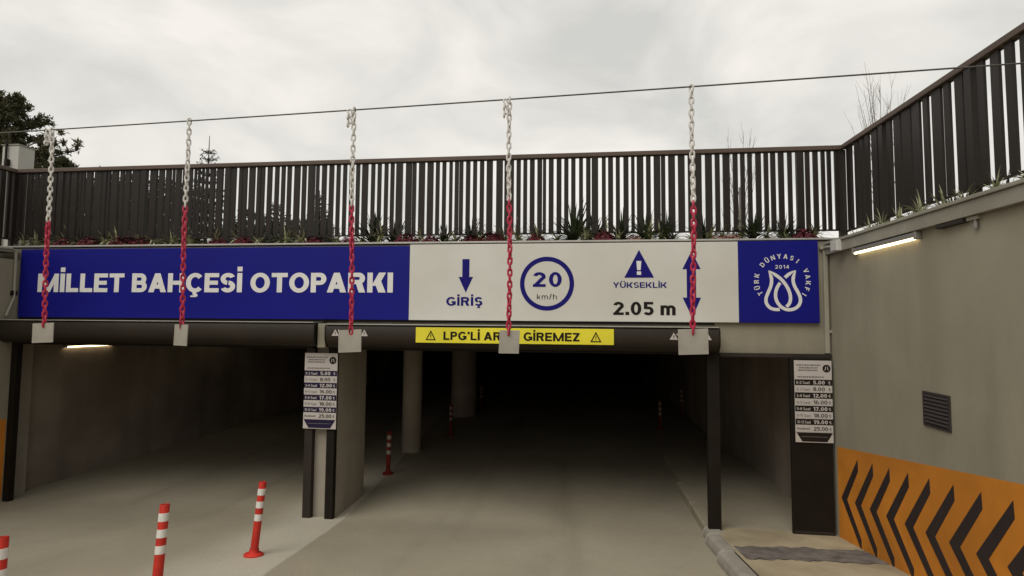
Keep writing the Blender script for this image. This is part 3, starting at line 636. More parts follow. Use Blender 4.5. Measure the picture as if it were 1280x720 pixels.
# ------------------------------------------------------------------ price boards
ROWS = [('0-2 Saat', '5.00'), ('2-3 Saat', '8.00'), ('3-4 Saat', '12.00'), ('4-5 Saat', '16.00'), ('5-8 Saat', '17.00'), ('8-10 Saat', '18.00'), ('10-12 Saat', '19.00'), (None, '25.00')]
def price_board(x0, x1, z0, z1, y, label, darkmat, alt):
    t = wthing('price_board', label, 'sign', ((x0 + x1) / 2, y, z0), 'parking price boards')
    h = z1 - z0; w = x1 - x0
    MB().box(x0, x1, y, y + .012, z0, z1).build('backing', M['paper'], t, bevel=.002)
    f = y - .0025
    # header: three lines of small print, an emblem disc and a sub line
    mb = MB(); rr = random.Random(8)
    for (zz, a, b) in ((.945, .05, .70), (.912, .12, .63), (.882, .10, .62), (.800, .08, .78)):
        u = a
        while u < b:
            l = rr.uniform(.03, .085); mb.quad((x0 + w * u, f, z0 + h * (zz - .008)), (x0 + w * min(u + l, b), f, z0 + h * (zz - .008)), (x0 + w * min(u + l, b), f, z0 + h * (zz + .007)), (x0 + w * u, f, z0 + h * (zz + .007)))
            u += l + .014
    mb.build('small_print', M['inkgrey'], t)
    mb = MB(); cx, cz, rad = x0 + w * .86, z0 + h * .905, w * .108
    mb.add([(cx + rad * math.cos(2 * math.pi * k / 24), f, cz + rad * math.sin(2 * math.pi * k / 24)) for k in range(24)], [tuple(range(24))])
    dsc = mb.build('emblem_disc', M['charcoal'], t)
    mb = MB()
    for s_ in (-1, 1):
        pts = [(cx + s_ * rad * (.42 - .2 * math.sin(q)) , cz - rad * .45 + rad * .9 * q / 1.6) for q in (0, .4, .8, 1.2, 1.6)]
        for a, b in zip(pts[:-1], pts[1:]):
            mb.quad((a[0] - rad * .09, f - .002, a[1]), (a[0] + rad * .09, f - .002, a[1]), (b[0] + rad * .09, f - .002, b[1]), (b[0] - rad * .09, f - .002, b[1]))
    mb.build('tulip_mark', M['paper'], dsc)
    top = .772; rh = (.772 - .130) / 8
    for i, (lab, price) in enumerate(ROWS):
        zb = z0 + h * (top - rh * (i + 1)); zt = z0 + h * (top - rh * i)
        dark = i % 2 == 0
        g = (zt - zb)
        row = MB().box(x0 + .002, x1 - .002, y - .002, y + .003, zb + g * (.06 if dark else .0), zt - g * (.06 if dark else 0)).build('price_row', (M[darkmat] if dark else M['paper']), t)
        ink = M['paper'] if dark else (M['charcoal'] if alt else M['inkgrey'])
        ff = y - .0045
        text_obj('lettering', price, x0 + w * (.48 if len(price) > 4 else .49), x0 + w * (.855 if len(price) > 4 else .80), zb + g * .22, zb + g * .78, ff, ink if dark else M['charcoal'], row, .24 if dark else .17, .12)
        if lab: text_obj('lettering', lab, x0 + w * .04, x0 + w * .40, zb + g * .26, zb + g * .68, ff, ink if dark else M['inkgrey'], row, .19 if dark else .14)
        else:   # one word too small to read in the photograph: a run of short marks
            mq = MB()
            for k in range(9): mq.quad((x0 + w * (.04 + .038 * k), ff, zb + g * .32), (x0 + w * (.068 + .038 * k), ff, zb + g * .32), (x0 + w * (.068 + .038 * k), ff, zb + g * (.56 + .1 * (k % 4 == 0))), (x0 + w * (.04 + .038 * k), ff, zb + g * (.56 + .1 * (k % 4 == 0))))
            mq.build('small_print', M['inkgrey'], row)
        text_obj('lettering', '₺', x0 + w * .89, x0 + w * .955, zb + g * .25, zb + g * .72, ff, ink if dark else M['inkgrey'], row, .13)
    ft = MB().prism([(x0 + w * .02, z0 + h * .122), (x0 + w * .98, z0 + h * .122), (x0 + w * .83, z0 + h * .012), (x0 + w * .17, z0 + h * .012)], front(y - .003, y + .001)).build('footer', M[darkmat], t)
    MB().box(x0 + w * .15, x0 + w * .85, y - .0045, y - .0032, z0 + h * .068, z0 + h * .073).build('line', M['inkgrey'], ft)
    return t
price_board(-3.765, -3.290, 1.105, 2.140, -.118, 'navy striped parking price board on the pier between the two entrances', 'navy', False)
price_board(2.690, 3.132, 1.130, 2.140, -.082, 'black striped parking price board on the black panel beside the chevrons', 'charcoal', True)

# ------------------------------------------------------------------ railings
def railing(name, label, length, loc, rotz, seed, dense=lambda u: False, posts=1.38, z0=3.845, z1=4.90, depth=.034, boards=False, ends=()):
    t = thing(name, label, 'railing', loc, None, (0, 0, rotz))
    rg = random.Random(seed)
    base = loc[2]
    meshes = {}
    def slat(w):
        if w not in meshes: meshes[w] = MB().box(-w / 2, w / 2, -depth / 2, depth / 2, z0 - base, z1 - base).mesh('slat', M['slat'], bevel=.003)
        return meshes[w]
    pm = MB().box(-.045, .045, -.03, .03, 3.45 - base, z1 - base).mesh('post', M['slat'], bevel=.003)
    hr = MB().box(-.02, length, -.045, .045, z1 + .0 - base, z1 + .062 - base).build('handrail', M['wood'], t, bevel=.008)
    MB().box(0, length, -.012, .012, z0 - .022 - base, z0 - .001 - base).build('bottom_rail', M['slat'], t)
    for ue in ends:
        o = link('post', pm, t); o.location = (ue, 0, 0)
    u = .05 if not ends else .07 + ends[0]; nxt = posts * .55
    while u < length - .10:
        if u >= nxt and nxt < length - .3:
            o = link('post', pm, t); o.location = (u + .05, 0, 0); u += .145 if rg.random() < .5 else .12; nxt += posts; continue
        if boards: w = rg.choice([.08, .10, .12, .14]); g = rg.choice([.03, .04, .05, .06, .075])
        elif dense(u): w = rg.choice([.03, .03, .06, .08, .10, .12]); g = rg.choice([.03, .035, .04])
        else: w = rg.choice([.046, .056, .056, .062, .07, .09]); g = rg.choice([.010, .030, .036, .036, .040, .042, .048])
        o = link('slat', slat(w), t); o.location = (u + w / 2, rg.uniform(-.003, .003), 0); o.rotation_euler = (0, 0, R(rg.uniform(-4, 4)))
        u += w + g
    return t
railing('railing', 'dark slatted railing with brown handrail above the blue and white sign', 12.41, (-8.92, .25, 3.62), 0, 5, dense=lambda u: .55 < u < 3.6, ends=(.03, 12.385))
# runs towards the camera along the right wall (its own x axis points along -Y)
railing('railing', 'dark slatted railing with brown handrail on top of the right retaining wall', 16, (3.49, .20, 3.46), R(-90), 9, posts=1.45, boards=True, depth=.026, z0=3.82)
railing('railing', 'dark slatted railing at the far left edge beside the white shaft', 9, (-8.92, .20, 3.46), R(-90), 3, posts=1.5, ends=(-.04,))

# ------------------------------------------------------------------ planters
mb = MB(); mb.box(-8.94, 3.49, .072, .748, 3.657, 3.69); mb.box(-9.3, 3.5, .335, .74, 3.3, 3.655); struct('planter_soil', mb, M['soil'])
mb = MB(); mb.box(3.405, 3.945, YB, .06, 3.3, 3.615); mb.box(-9.29, -8.96, YB, .34, 3.3, 3.57); struct('border_soil', mb, M['soil'])

def blade(mb, base, az, lean, L, w, droop, segs=4):
    p = Vector(base); d = Vector((math.cos(az) * math.sin(lean), math.sin(az) * math.sin(lean), math.cos(lean)))
    side = Vector((-math.sin(az), math.cos(az), 0)); pts = []
    for i in range(segs + 1):
        t = i / segs; ww = w * (1 - t ** 1.8) * (.55 + .45 * min(1, t * 4)) / 2
        pts.append((p - side * ww, p + side * ww))
        d = (d + Vector((0, 0, -droop / segs))).normalized(); p = p + d * (L / segs); p.z = max(p.z, .012)
    vs = []
    for a, b in pts: vs += [a, b]
    mb.add(vs, [(2 * i, 2 * i + 1, 2 * i + 3, 2 * i + 2) for i in range(segs)])
def yucca_mesh(seed, n, L, droop, lean_max, w):
    rg = random.Random(seed); mb = MB()
    for i in range(n):
        blade(mb, (rg.uniform(-.02, .02), rg.uniform(-.02, .02), rg.uniform(0, .10)), rg.uniform(0, 2 * math.pi), lean_max * rg.random() ** .6, L * rg.uniform(.6, 1.0), w * rg.uniform(.7, 1.2), droop * rg.uniform(.4, 1.3))
    return mb
def clump_mesh(seed, n, r, h, leaf):
    rg = random.Random(seed); mb = MB()
    for i in range(n):
        a = rg.uniform(0, 2 * math.pi); q = rg.random() ** .5; el = rg.uniform(.1, 1)
        c = Vector((math.cos(a) * r * q, math.sin(a) * r * q * .8, h * (1 - q * q * .7) * el))
        nrm = (c - Vector((0, 0, -.1)) + Vector((rg.uniform(-.1, .1), rg.uniform(-.1, .1), 0))).normalized()
        u = nrm.orthogonal().normalized(); v = nrm.cross(u); s = leaf * rg.uniform(.6, 1.2); ro = rg.uniform(0, 6.28)
        pts = []
        for k in range(5):
            t = ro + 2 * math.pi * k / 5; pts.append(c + (u * math.cos(t) + v * math.sin(t)) * s + nrm * (s * .25 * (k % 2)))
        mb.add(pts, [(0, 1, 2, 3, 4)])
    return mb
ymesh = [yucca_mesh(20 + i, 84, .52, .45, 1.35, .034).mesh('yucca_leaves', M['yucca']) for i in range(3)]
smesh = [yucca_mesh(40 + i, 64, .32, 1.5, 1.35, .028).mesh('striped_leaves', M['spider']) for i in range(3)]
hmesh = [clump_mesh(60 + i, 520, .21, .20, .021).mesh('red_leaves', M['heuchera']) for i in range(2)]
rmesh = [clump_mesh(70 + i, 260, .20, .14, .019).mesh('rust_leaves', M['rustleaf']) for i in range(1)]
LAND = [(-8.8, 'the grey conduit left of the sign'), (-8.3, 'the left corner of the blue panel'), (-8.0, 'the letter M of the sign'), (-7.7, 'the dotted I of the first word'), (-7.4, 'the first pair of Ls on the sign'),
        (-7.1, 'the first E on the sign'), (-6.8, 'the first T on the sign'), (-6.5, 'the letter B of the sign'), (-6.25, 'the first A on the sign'), (-6.0, 'the letter H of the sign'), (-5.75, 'the letter Ç of the sign'),
        (-5.5, 'the second E on the sign'), (-5.2, 'the letter S of the sign'), (-4.95, 'the second dotted I of the sign'), (-4.65, 'the first O of the last word'), (-4.35, 'the T of the last word'), (-4.05, 'the second O of the last word'),
        (-3.75, 'the letter P of the sign'), (-3.4, 'the second A of the sign'), (-3.1, 'the letter R of the sign'), (-2.85, 'the letter K of the sign'), (-2.6, 'the last letter of the blue panel'), (-2.3, 'the seam of blue and white panels'),
        (-2.0, 'the left end of the white panel'), (-1.75, 'the G of the small word on white'), (-1.5, 'the blue down arrow'), (-1.2, 'the gap right of the down arrow'), (-.9, 'the gap left of the speed ring'),
        (-.65, 'the left rim of the speed ring'), (-.4, 'the middle of the speed ring'), (-.1, 'the right rim of the speed ring'), (.2, 'the gap right of the speed ring'), (.5, 'the left foot of the warning triangle'),
        (.8, 'the tip of the warning triangle'), (1.1, 'the K ending the height warning'), (1.4, 'the blue double arrow'), (1.7, 'the blank right end of the white panel'), (2.0, 'the seam of the emblem panel'),
        (2.3, 'the left side of the tulip emblem'), (2.6, 'the middle of the tulip emblem'), (2.85, 'the right side of the tulip emblem'), (3.15, 'the corner junction box')]
used = set()
def plant(kind, x, y, z, s, i=0, where=None):
    spec = {'yucca': ('yucca_plant', ymesh, 'dark spiky yucca', 'spiky yuccas in the planter'), 'striped': ('striped_grass_plant', smesh, 'pale arching strap-leaved plant', 'pale strap-leaved plants in the planter'),
            'red': ('red_leaf_plant', hmesh, 'low dark red leafy clump', 'dark red clumps in the planter'), 'rust': ('rusty_leaf_plant', rmesh, 'low rusty brown leafy clump', 'rusty clumps in the planter')}[kind]
    ms = spec[1]; o = bpy.data.objects.new(spec[0], ms[i % len(ms)]); COL.objects.link(o)
    o.location = (x, y, z); o.scale = (s, s, s * rnd.uniform(.92, 1.08)); o.rotation_euler = (0, 0, rnd.uniform(0, 6.28))
    if where is None:
        for xl, ph in sorted(LAND, key=lambda l: abs(l[0] - x)):
            if (kind, ph) not in used: used.add((kind, ph)); where = 'above ' + ph; break
    tag(o, '%s %s' % (spec[2], where) if 'above' in where else '%s %s' % (spec[2], where), 'plant', spec[3])
    return o
Z1 = 3.68
for i, (x, s) in enumerate([(-3.02, 1.25), (-2.72, .95), (-.05, 1.3), (.22, 1.1), (.92, 1.0), (1.2, .8), (1.75, .95), (2.35, .95), (2.75, .8), (-1.95, .8), (-1.55, .9), (-.62, .75), (-4.55, .85), (-5.6, .7), (-7.6, .8), (-8.35, .75), (-6.9, .7), (.62, .9), (3.0, .75), (-1.25, .7)]):
    plant('yucca', x, .30 + .30 * rnd.random(), Z1, s, i)
for i, x in enumerate([-8.7, -8.25, -7.75, -6.45, -6.15, -5.1, -4.75, -4.3, -3.55, -2.5, -2.25, -1.75, -1.05, -.85, -.3, .12, .4, .55, .98, 1.3, 1.55, 1.95, 2.2, 2.5, 3.12, -8.0, -7.1, -5.9, -5.45, -4.05, -3.15, -2.85, -1.4, -.55, 1.12, 1.78, 2.75, -6.7, -7.3, -8.5]):
    plant('striped', x, .24 + .07 * rnd.random(), Z1, rnd.uniform(.75, 1.1), i)
for i, x in enumerate([-7.95, -7.5, -6.9, -5.35, -4.95, -3.85, -3.3, -2.42, -2.08, -1.5, -1.2, -.58, 2.95, -6.6, .35]):
    plant('red', x, .17 + .05 * rnd.random(), Z1 - .02, rnd.uniform(.8, 1.1), i)
for i, x in enumerate([1.9, 2.05, -7.0, .75]):
    plant('rust', x, .19, Z1 - .02, .9, i)
for i, (y, s, ph) in enumerate([(-.22, .7, 'right behind the corner junction box'), (-.55, .8, 'on the right coping, just past the junction box'), (-.85, .95, 'above the far end of the outdoor tube lamp'), (-1.15, .9, 'above the middle of the outdoor tube lamp'),
                                (-1.5, 1.0, 'above the near half of the outdoor tube lamp'), (-1.85, .95, 'above the near end of the outdoor tube lamp'), (-2.15, .9, 'on the right coping, straight above the wall grille'), (-2.5, .8, 'on the right coping above the small brown bracket'), (-2.85, 1.0, 'on the right coping, second from the photo edge'), (-3.2, .9, 'on the right coping at the photo edge')]):
    plant('striped', 3.385, y, 3.61, s * .85, i, ph)

for i, (y, ph) in enumerate([(-.4, 'on the right wall top just past the corner post'), (-1.0, 'on the right wall top above the outdoor tube lamp'), (-1.65, 'on the right wall top between lamp and bracket'), (-2.3, 'on the right wall top above the small bracket'), (-2.95, 'on the right wall top at the photo edge')]):
    plant('yucca', 3.60, y, 3.60, .62, i, ph)
# ------------------------------------------------------------------ cable, chains and gauge plates
def cy(x): return -3.2 + .06 * (3.4 - x)
mb = MB(); pts = []
for i in range(41):
    x = -8.9 + i * (3.47 + 8.9) / 40; pts.append((x, cy(x), 4.448 - .018 * math.sin(math.pi * (x + 8.9) / 12.4)))
cb = tag(mb.tube(pts, .0062, 6).build('steel_cable', M['cable'], smooth=True), 'thin steel cable stretched across the ramp holding the red and white chains', 'cable')
def link_mesh(name, m, wr=.0078):
    ptsl = []; hl, hw_ = .0305, .0148
    for k in range(5): a = math.pi * k / 4; ptsl.append((hw_ * math.cos(a), 0, hl - hw_ + hw_ * math.sin(a)))
    for k in range(5): a = math.pi + math.pi * k / 4; ptsl.append((hw_ * math.cos(a), 0, -(hl - hw_) + hw_ * math.sin(a)))
    return MB().tube(ptsl, wr, 6, close=True).mesh(name, m, smooth=True)
lw_me = link_mesh('link_white', M['chainwhite']); lr_me = link_mesh('link_red', M['chainred'], .0090)
PITCH = .0462
chs = [(-5.10, -5.062, 2.55, 3.54, 2, 0, 'leftmost red and white chain, hanging over the letter M'), (-3.581, -3.565, 2.55, 3.615, 0, 1, 'red and white chain hanging over the letter Ç, second from the left'), (-1.944, -1.92, 2.52, 3.58, 2, 2, 'red and white chain hanging over the letter R of the blue panel'),
       (-.562, -.551, 2.53, 3.588, 2, 3, 'red and white chain hanging between the down arrow and the speed ring'), (.882, .87, 2.555, 3.53, 0, 4, 'rightmost red and white chain, hanging in front of the double arrow')]
plates = [(.205, .190, 6, 'square grey gauge plate on the leftmost chain'), (.205, .195, -22, 'grey gauge plate turned nearly edge on, second from the left'), (.200, .195, 4, 'square grey gauge plate hanging before the pier price board'), (.165, .190, 2, 'square grey gauge plate covering part of the yellow notice'), (.222, .197, -3, 'widest square grey gauge plate, hanging below the double arrow')]
for ci, (xt, xb, zb, zr, loop, pi_, lab) in enumerate(chs):
    zt = 4.436
    t = thing('hanging_chain', lab, 'chain', (xt, cy(xt), zt), 'red and white chains hanging from the cable')
    rg = random.Random(ci)
    n = int((zt - zb) / PITCH)
    for i in range(n):
        f = i / (n - 1); z = -f * (zt - zb) - .012
        x = (xb - xt) * f + .006 * math.sin(f * 7 + ci)
        white = (zt + z) > zr
        o = link('link', lw_me if white else lr_me, t)
        o.location = (x, 0, z); tw = ci * .6 + f * (3.0 + ci) + rg.uniform(-.15, .15)
        o.rotation_euler = (0, R(rg.uniform(-4, 4)), tw + (math.pi / 2 if i % 2 else 0))
    for k in range(loop * 2):
        o = link('link', lw_me, t); o.location = (-.030 - .012 * (k % 2), -.012, -.035 - k * .032); o.rotation_euler = (0, R(18 if k % 2 else -14), (math.pi / 2 if k % 2 else .3))
    w, h, rot, pl = plates[pi_]
    g = thing('gauge_plate', pl, 'plate', (xb, cy(xb), zb - h), 'grey gauge plates on the chains', (0, R(1.5 if ci % 2 else -1.5), R(rot)))
    MB().prism([(-w / 2, .0), (w / 2 * .97, .004), (w / 2, h), (-w / 2 * .98, h - .004)], front(-.004, .004)).build('plate', M['plate'], g, bevel=.0015)
    MB().tube([(0, -.012, h - .03), (0, -.010, h + .012), (0, .010, h + .012), (0, .012, h - .03)], .0035, 5).build('tie', M['black'], g)

# ------------------------------------------------------------------ bollards
def make_bollard(label, loc, rot):
    t = thing('flexible_bollard', label, 'bollard', loc, 'red and white flexible bollards', rot)
    MB().lathe([(0, .0), (.10, .0), (.10, .014), (.088, .024), (.055, .034), (.046, .06), (.046, .07)], n=20).build('base', M['bollard'], t, smooth=True)
    MB().lathe([(.041, .06), (.040, .12), (.038, .74), (.036, .748), (.030, .748), (.030, .66), (0, .66)], n=20).build('post', M['bollard'], t, smooth=True)
    for k in range(3):
        z = .350 + k * .130
        MB().lathe([(.038, z), (.0405, z + .001), (.0402, z + .067), (.038, z + .068)], n=20).build('reflective_band', M['reflect'], t, smooth=True)
    return t
tilt = math.atan(SL)
b0 = make_bollard('red and white flexible bollard nearest the pier, whole in view', (-3.417, -1.756, rz(-1.756)), (-tilt, R(1.5), 0))
def bollard(label, x, y, rot):
    c = copy_tree(b0); c['label'] = label; c.location = (x, y, rz(y)); c.rotation_euler = rot
    if y > 0:   # inside the hall: shade put into darker copies of the bollard colours
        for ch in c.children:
            ch.data = ch.data.copy(); ch.data.materials[0] = M['shadeband' if ch.name.startswith('reflective') else 'shaderubber']
    return c
bollard('red and white flexible bollard cut off by the bottom edge, middle of the front row', -3.51, -3.01, (-tilt, R(1), .4))
bollard('red and white bollard top peeping in at the bottom left corner', -3.72, -4.13, (-tilt, R(.5), .8))
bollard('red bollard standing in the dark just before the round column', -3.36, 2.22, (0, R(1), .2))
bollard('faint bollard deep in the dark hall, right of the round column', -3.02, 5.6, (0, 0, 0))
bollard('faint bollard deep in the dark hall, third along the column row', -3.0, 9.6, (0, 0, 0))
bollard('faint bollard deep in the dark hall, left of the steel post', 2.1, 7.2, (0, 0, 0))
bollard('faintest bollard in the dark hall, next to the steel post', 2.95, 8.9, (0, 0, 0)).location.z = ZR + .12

# ------------------------------------------------------------------ lamps, grille, conduits
def tube_lamp(x, y0, y1, z, face, label):
    t = wthing('tube_lamp', label, 'lamp', (x, (y0 + y1) / 2, z), 'fluorescent tube lamps on the walls')
    d = face
    MB().box(x + d * .002, x + d * .055, y0, y1, z + .018, z + .065).build('housing', M['lampbody'], t, bevel=.008)
    for ya in (y0 - .005, y1 - .03): MB().box(x + d * .001, x + d * .062, ya, ya + .035, z - .004, z + .068).build('end_cap', M['lampbody'], t, bevel=.006)
    MB().tube([(x + d * .035, y0 + .03, z + .008), (x + d * .035, y1 - .03, z + .008)], .0135, 8).build('lit_tube', M['tube'], t, smooth=True)
tube_lamp(XW, -1.90, -.72, 3.395, -1, 'lit tube lamp under the fascia of the right retaining wall')
tube_lamp(-8.655, .95, 1.95, 2.10, 1, 'lit tube lamp on the left inner wall just inside the entrance')
tube_lamp(-8.655, 4.2, 5.3, 2.20, 1, 'dim tube lamp further in on the left inner wall')
vg = wthing('vent_grille', 'square brown louvred grille set in the right retaining wall', 'grille', (XW, -2.02, 1.68))
mb = MB()
y0, y1, z0, z1 = -2.205, -1.84, 1.682, 1.992
for a in ((y0, y1, z0, z0 + .02), (y0, y1, z1 - .02, z1), (y0, y0 + .02, z0 + .02, z1 - .02), (y1 - .02, y1, z0 + .02, z1 - .02)):
    mb.box(XW - .014, XW + .002, a[0], a[1], a[2], a[3])
mb.build('frame', M['grille'], vg)
MB().box(XW - .004, XW - .001, y0 + .02, y1 - .02, z0 + .02, z1 - .02).build('backing', M['black'], vg)
for k in range(8):
    z = z0 + .03 + k * .0335
    MB().prism([(XW - .005, z + .020), (XW - .016, z), (XW - .016, z + .004), (XW - .005, z + .024)], lambda u, v, d: (u, y0 + .021 if d else y1 - .021, v)).build('louvre', M['lampbody'] if False else M['grille'], vg)
# junction box and conduits at the right corner
jb = wthing('junction_box', 'small white junction box on the fascia at the right corner', 'box', (3.09, -.40, 3.5))
MB().box(3.045, 3.104, -.50, -.34, 3.47, 3.60).build('housing', M['jbox'], jb, bevel=.006)
MB().box(3.040, 3.0445, -.49, -.35, 3.48, 3.59).build('lid', M['jbox'], jb)
cd = wthing('conduit', 'grey cable conduit dropping down the facade beside the emblem panel', 'pipe', (3.1, -.05, 2.25))
MB().box(3.085, 3.135, -.05, -.004, 2.23, 3.56).build('trunking', M['pipe'], cd, bevel=.005)
MB().box(3.136, 3.163, -.045, -.008, 2.485, 2.525).build('stub', M['pipe'], cd)
MB().tube([(3.09, -.06, 3.555), (3.09, -.12, 3.56), (3.09, -.36, 3.53)], .016, 8).build('elbow_pipe', M['pipe'], cd, smooth=True)
MB().box(3.05, 3.16, -.055, -.002, 3.54, 3.575).build('cover', M['pipe'], cd, bevel=.004)
cl = wthing('conduit', 'pale bent conduit pipe at the left end of the sign', 'pipe', (-8.42, -.1, 2.6))
MB().tube([(-8.405, -.9, 3.60), (-8.405, -.20, 3.63), (-8.405, -.13, 3.60), (-8.405, -.12, 2.95), (-8.405, -.12, 2.90), (-8.405, -.22, 2.62)], .017, 8).build('pipe', M['pipe'], cl, smooth=True)
MB().box(-8.428, -8.395, -.16, -.08, 2.93, 3.0).build('clamp', M['black'], cl)
br = wthing('wall_bracket', 'small brown bracket with a knob under the right fascia', 'bracket', (3.14, -2.4, 3.4))
MB().box(3.11, XW - .002, -2.52, -2.18, 3.435, 3.468).build('plate', M['guide'], br, bevel=.004)
MB().box(3.13, XW - .002, -2.66, -2.53, 3.44, 3.468).build('arm', M['pipe'], br, bevel=.003)
MB().lathe([(0, 3.36), (.016, 3.365), (.018, 3.40), (.010, 3.43), (.010, 3.445)], 3.143, -2.62, 10).build('knob', M['lampbody'], br, smooth=True)

# ------------------------------------------------------------------ beyond the railing: shaft, trees
sf = wthing('ventilation_shaft', 'white rendered ventilation shaft behind the railing at far left', 'shaft', (-14.7, 5.2, 3.6))
MB().box(-15.0, -14.51, 5.0, 5.42, 3.6, 7.10).build('shaft_body', M['shaft'], sf, bevel=.01)
MB().box(-15.02, -14.49, 4.98, 5.44, 7.102, 7.13).build('cap', M['coping'], sf)
MB().tube([(-14.84, 4.96, 3.7), (-14.84, 4.96, 7.2)], .025, 8).build('pipe', M['black'], sf)
MB().box(-14.82, -14.74, 4.9, 4.998, 6.55, 6.72).build('lamp', M['black'], sf, bevel=.01)

def needle_cluster(mb, c, size, n, rg, upb=.3):
    for _ in range(n):
        d = Vector((rg.gauss(0, 1), rg.gauss(0, 1), rg.gauss(upb, .8))).normalized()
        s = d.orthogonal().normalized(); s.rotate(Matrix.Rotation(rg.uniform(0, 6.28), 3, d)) if False else None
        L = size * rg.uniform(.5, 1.0); w = size * .16
        p = c + Vector((rg.gauss(0, 1), rg.gauss(0, 1), rg.gauss(0, 1))) * size * .28
        mb.add([p - s * w, p + s * w, p + d * L], [(0, 1, 2)])
def pine_tree(loc, h, r, label, seed, mname='needle', tufts=5, trunk=.18, dens=1.0):
    rg = random.Random(seed); t = thing('pine_tree', label, 'tree', loc, 'trees beyond the railing')
    tb = MB(); top = Vector((rg.uniform(-.2, .2), 0, h * .93))
    tb.tube([(0, 0, 0), (.05, 0, h * .4), top], [trunk, trunk * .7, trunk * .15], 7)
    fb = MB(); nb = int(70 * dens)
    for i in range(nb):
        f = (i + rg.random()) / nb; z = h * (.22 + .74 * f)
        rad = r * math.sin(math.pi * min(1, .30 + .66 * f)) ** .75 * rg.uniform(.6, 1.08)
        a = rg.uniform(0, 2 * math.pi); st = Vector((0, 0, z - rad * .25)); en = Vector((math.cos(a) * rad, math.sin(a) * rad, z + rad * rg.uniform(-.05, .22)))
        md = (st + en) / 2 + Vector((0, 0, -.05 * rad))
        tb.tube([st, md, en], [trunk * .22, trunk * .15, trunk * .05], 4, cap=False)
        for k in range(tufts):
            q = .35 + .65 * (k + rg.random()) / tufts; p = st.lerp(md, q * 2) if q < .5 else md.lerp(en, q * 2 - 1)
            needle_cluster(fb, p + Vector((rg.gauss(0, .12), rg.gauss(0, .12), rg.gauss(.05, .1))) * r * .4, .085 * r / 3 + .13, 42, rg)
    tb.build('trunk', M['bark'], t); fb.build('crown', M[mname], t)
    return t
def spruce_tree(loc, h, r, label, seed):
    rg = random.Random(seed); t = thing('spruce_tree', label, 'tree', loc, 'trees beyond the railing')
    tb = MB(); tb.tube([(0, 0, 0), (0, 0, h * .6), (0, 0, h)], [.07, .04, .008], 6); fb = MB()
    z = h * .06
    while z < h * .93:
        f = z / h; rad = r * (1 - f) ** .85 + .05; nb = 9 if f < .6 else 6; a0_ = rg.uniform(0, 6.28)
        for k in range(nb):
            a = a0_ + 2 * math.pi * k / nb + rg.uniform(-.25, .25); L = rad * rg.uniform(.75, 1.1)
            st = Vector((0, 0, z)); en = Vector((math.cos(a) * L, math.sin(a) * L, z + L * rg.uniform(.1, .35)))
            tb.tube([st, en], [.014, .004], 3, cap=False)
            m_ = max(3, int(L / .07))
            for j in range(m_):
                p = st.lerp(en, (j + 1) / m_)
                needle_cluster(fb, p, .085, 14 if f < .75 else 7, rg, .2)
        z += h * rg.uniform(.045, .06)
    tb.build('trunk', M['bark'], t); fb.build('crown', M['spruce'], t); return t
def shrub(loc, w, h, label, seed):
    rg = random.Random(seed); t = thing('evergreen_shrub', label, 'shrub', loc, 'dark shrubs behind the railing'); fb = MB(); tb = MB()
    for k in range(5):
        a = rg.uniform(0, 6.28); tb.tube([(0, 0, 0), (math.cos(a) * w * .3, math.sin(a) * w * .3, h * .8)], [.03, .008], 4)
    for _ in range(int(190 * w * h)):
        a = rg.uniform(0, 6.28); q = rg.random() ** .5; zz = rg.random()
        p = Vector((math.cos(a) * w * q * (1 - .45 * zz), math.sin(a) * w * q * (1 - .45 * zz), h * zz * rg.uniform(.8, 1.05)))
        needle_cluster(fb, p, .13, 24, rg, .3)
    tb.build('stem', M['bark'], t); fb.build('crown', M['shrub'], t); return t
pine_tree((-26.3, 14.0, 3.6), 9.4, 3.7, 'big dark pine towering over the white shaft at far left', 7, tufts=7, trunk=.28, dens=2.4)
pine_tree((-20.0, 12.0, 3.6), 4.9, 1.5, 'small pine whose tuft tops the handrail right of the big pine', 8, tufts=4, trunk=.10, dens=.7)
pine_tree((-22.8, 14.0, 3.6), 6.2, 1.7, 'lower pine at the right foot of the big pine, partly behind the leftmost chain', 18, tufts=5, trunk=.12, dens=1.0)
spruce_tree((-12.1, 9.0, 3.6), 5.05, 1.25, 'pointed young spruce rising above the handrail near the second chain', 9)
spruce_tree((-8.2, 6.5, 3.6), 2.3, .75, 'small spruce behind the slats left of the third chain', 12)
spruce_tree((-6.95, 6.5, 3.6), 2.5, .7, 'small spruce behind the slats just left of the third chain', 13)
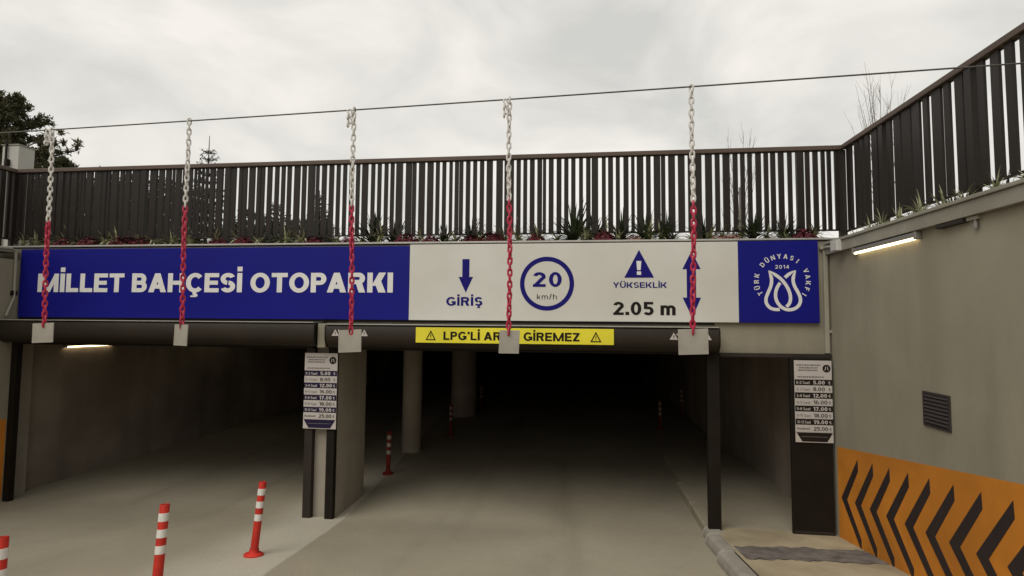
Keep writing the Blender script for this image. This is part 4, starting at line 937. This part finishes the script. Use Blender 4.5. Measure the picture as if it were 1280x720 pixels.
for (x, y, w, h, lab, sd_) in ((-16.2, 7.5, 1.5, 3.1, 'dark shrub behind the slats right of the white shaft', 1), (-13.9, 7.5, 1.2, 3.3, 'dark shrub behind the slats between the shaft and the spruce', 2), (-11.6, 7.2, 1.3, 3.0, 'dark shrub behind the slats at the foot of the spruce', 3),
                         (-9.4, 7.2, 1.1, 2.0, 'low dark shrub behind the slats right of the spruce', 4), (-8.0, 8.0, 1.3, 2.0, 'low dark shrub behind the slats beside the small spruces', 5), (-18.2, 8.5, 1.6, 3.6, 'tall dark shrub behind the white shaft', 6), (-15.0, 9.5, 1.5, 3.7, 'tallest dark shrub behind the slats between the first two chains', 7)):
    shrub((x, y, 3.6), w, h, lab, sd_)
def bare_tree(loc, h, spread, label, seed, n=16):
    rg = random.Random(seed); t = thing('bare_tree', label, 'tree', loc, 'bare winter trees beyond the railing'); tb = MB(); cb_ = MB()
    tb.tube([(0, 0, 0), (.03, 0, h * .35), (0, 0, h * .62)], [.07, .05, .03], 6)
    for i in range(n):
        z = h * rg.uniform(.25, .6); a = rg.uniform(0, 6.28); sp_ = spread * rg.uniform(.3, 1); L = h * rg.uniform(.28, .45)
        p0 = Vector((0, 0, z)); p1 = p0 + Vector((math.cos(a) * sp_ * .6, math.sin(a) * sp_ * .6, L * .45)); p2 = p0 + Vector((math.cos(a) * sp_, math.sin(a) * sp_, L))
        cb_.tube([p0, p1, p2], [.016, .011, .004], 4, cap=False)
        for j in range(5):
            q = p0.lerp(p2, rg.uniform(.35, .95)); d = Vector((rg.uniform(-.25, .25), rg.uniform(-.25, .25), rg.uniform(.35, .9))) * h * .12
            cb_.tube([q, q + d], [.006, .003], 3, cap=False)
    tb.build('trunk', M['twig'], t); cb_.build('crown', M['twig'], t); return t
bare_tree((6.1, 14, 3.6), 6.7, .75, 'bare thin tree with grey twigs just right of the rightmost chain', 3, 14)
bare_tree((11.2, 14, 3.6), 8.7, 1.05, 'tall bare poplar-like tree behind the right railing', 4, 40)
bare_tree((4.2, 8, 3.6), 2.6, .35, 'small bare sapling behind the slats right of the rightmost chain', 6, 7)

for o in bpy.data.objects:
    if '_world' in o: del o['_world']
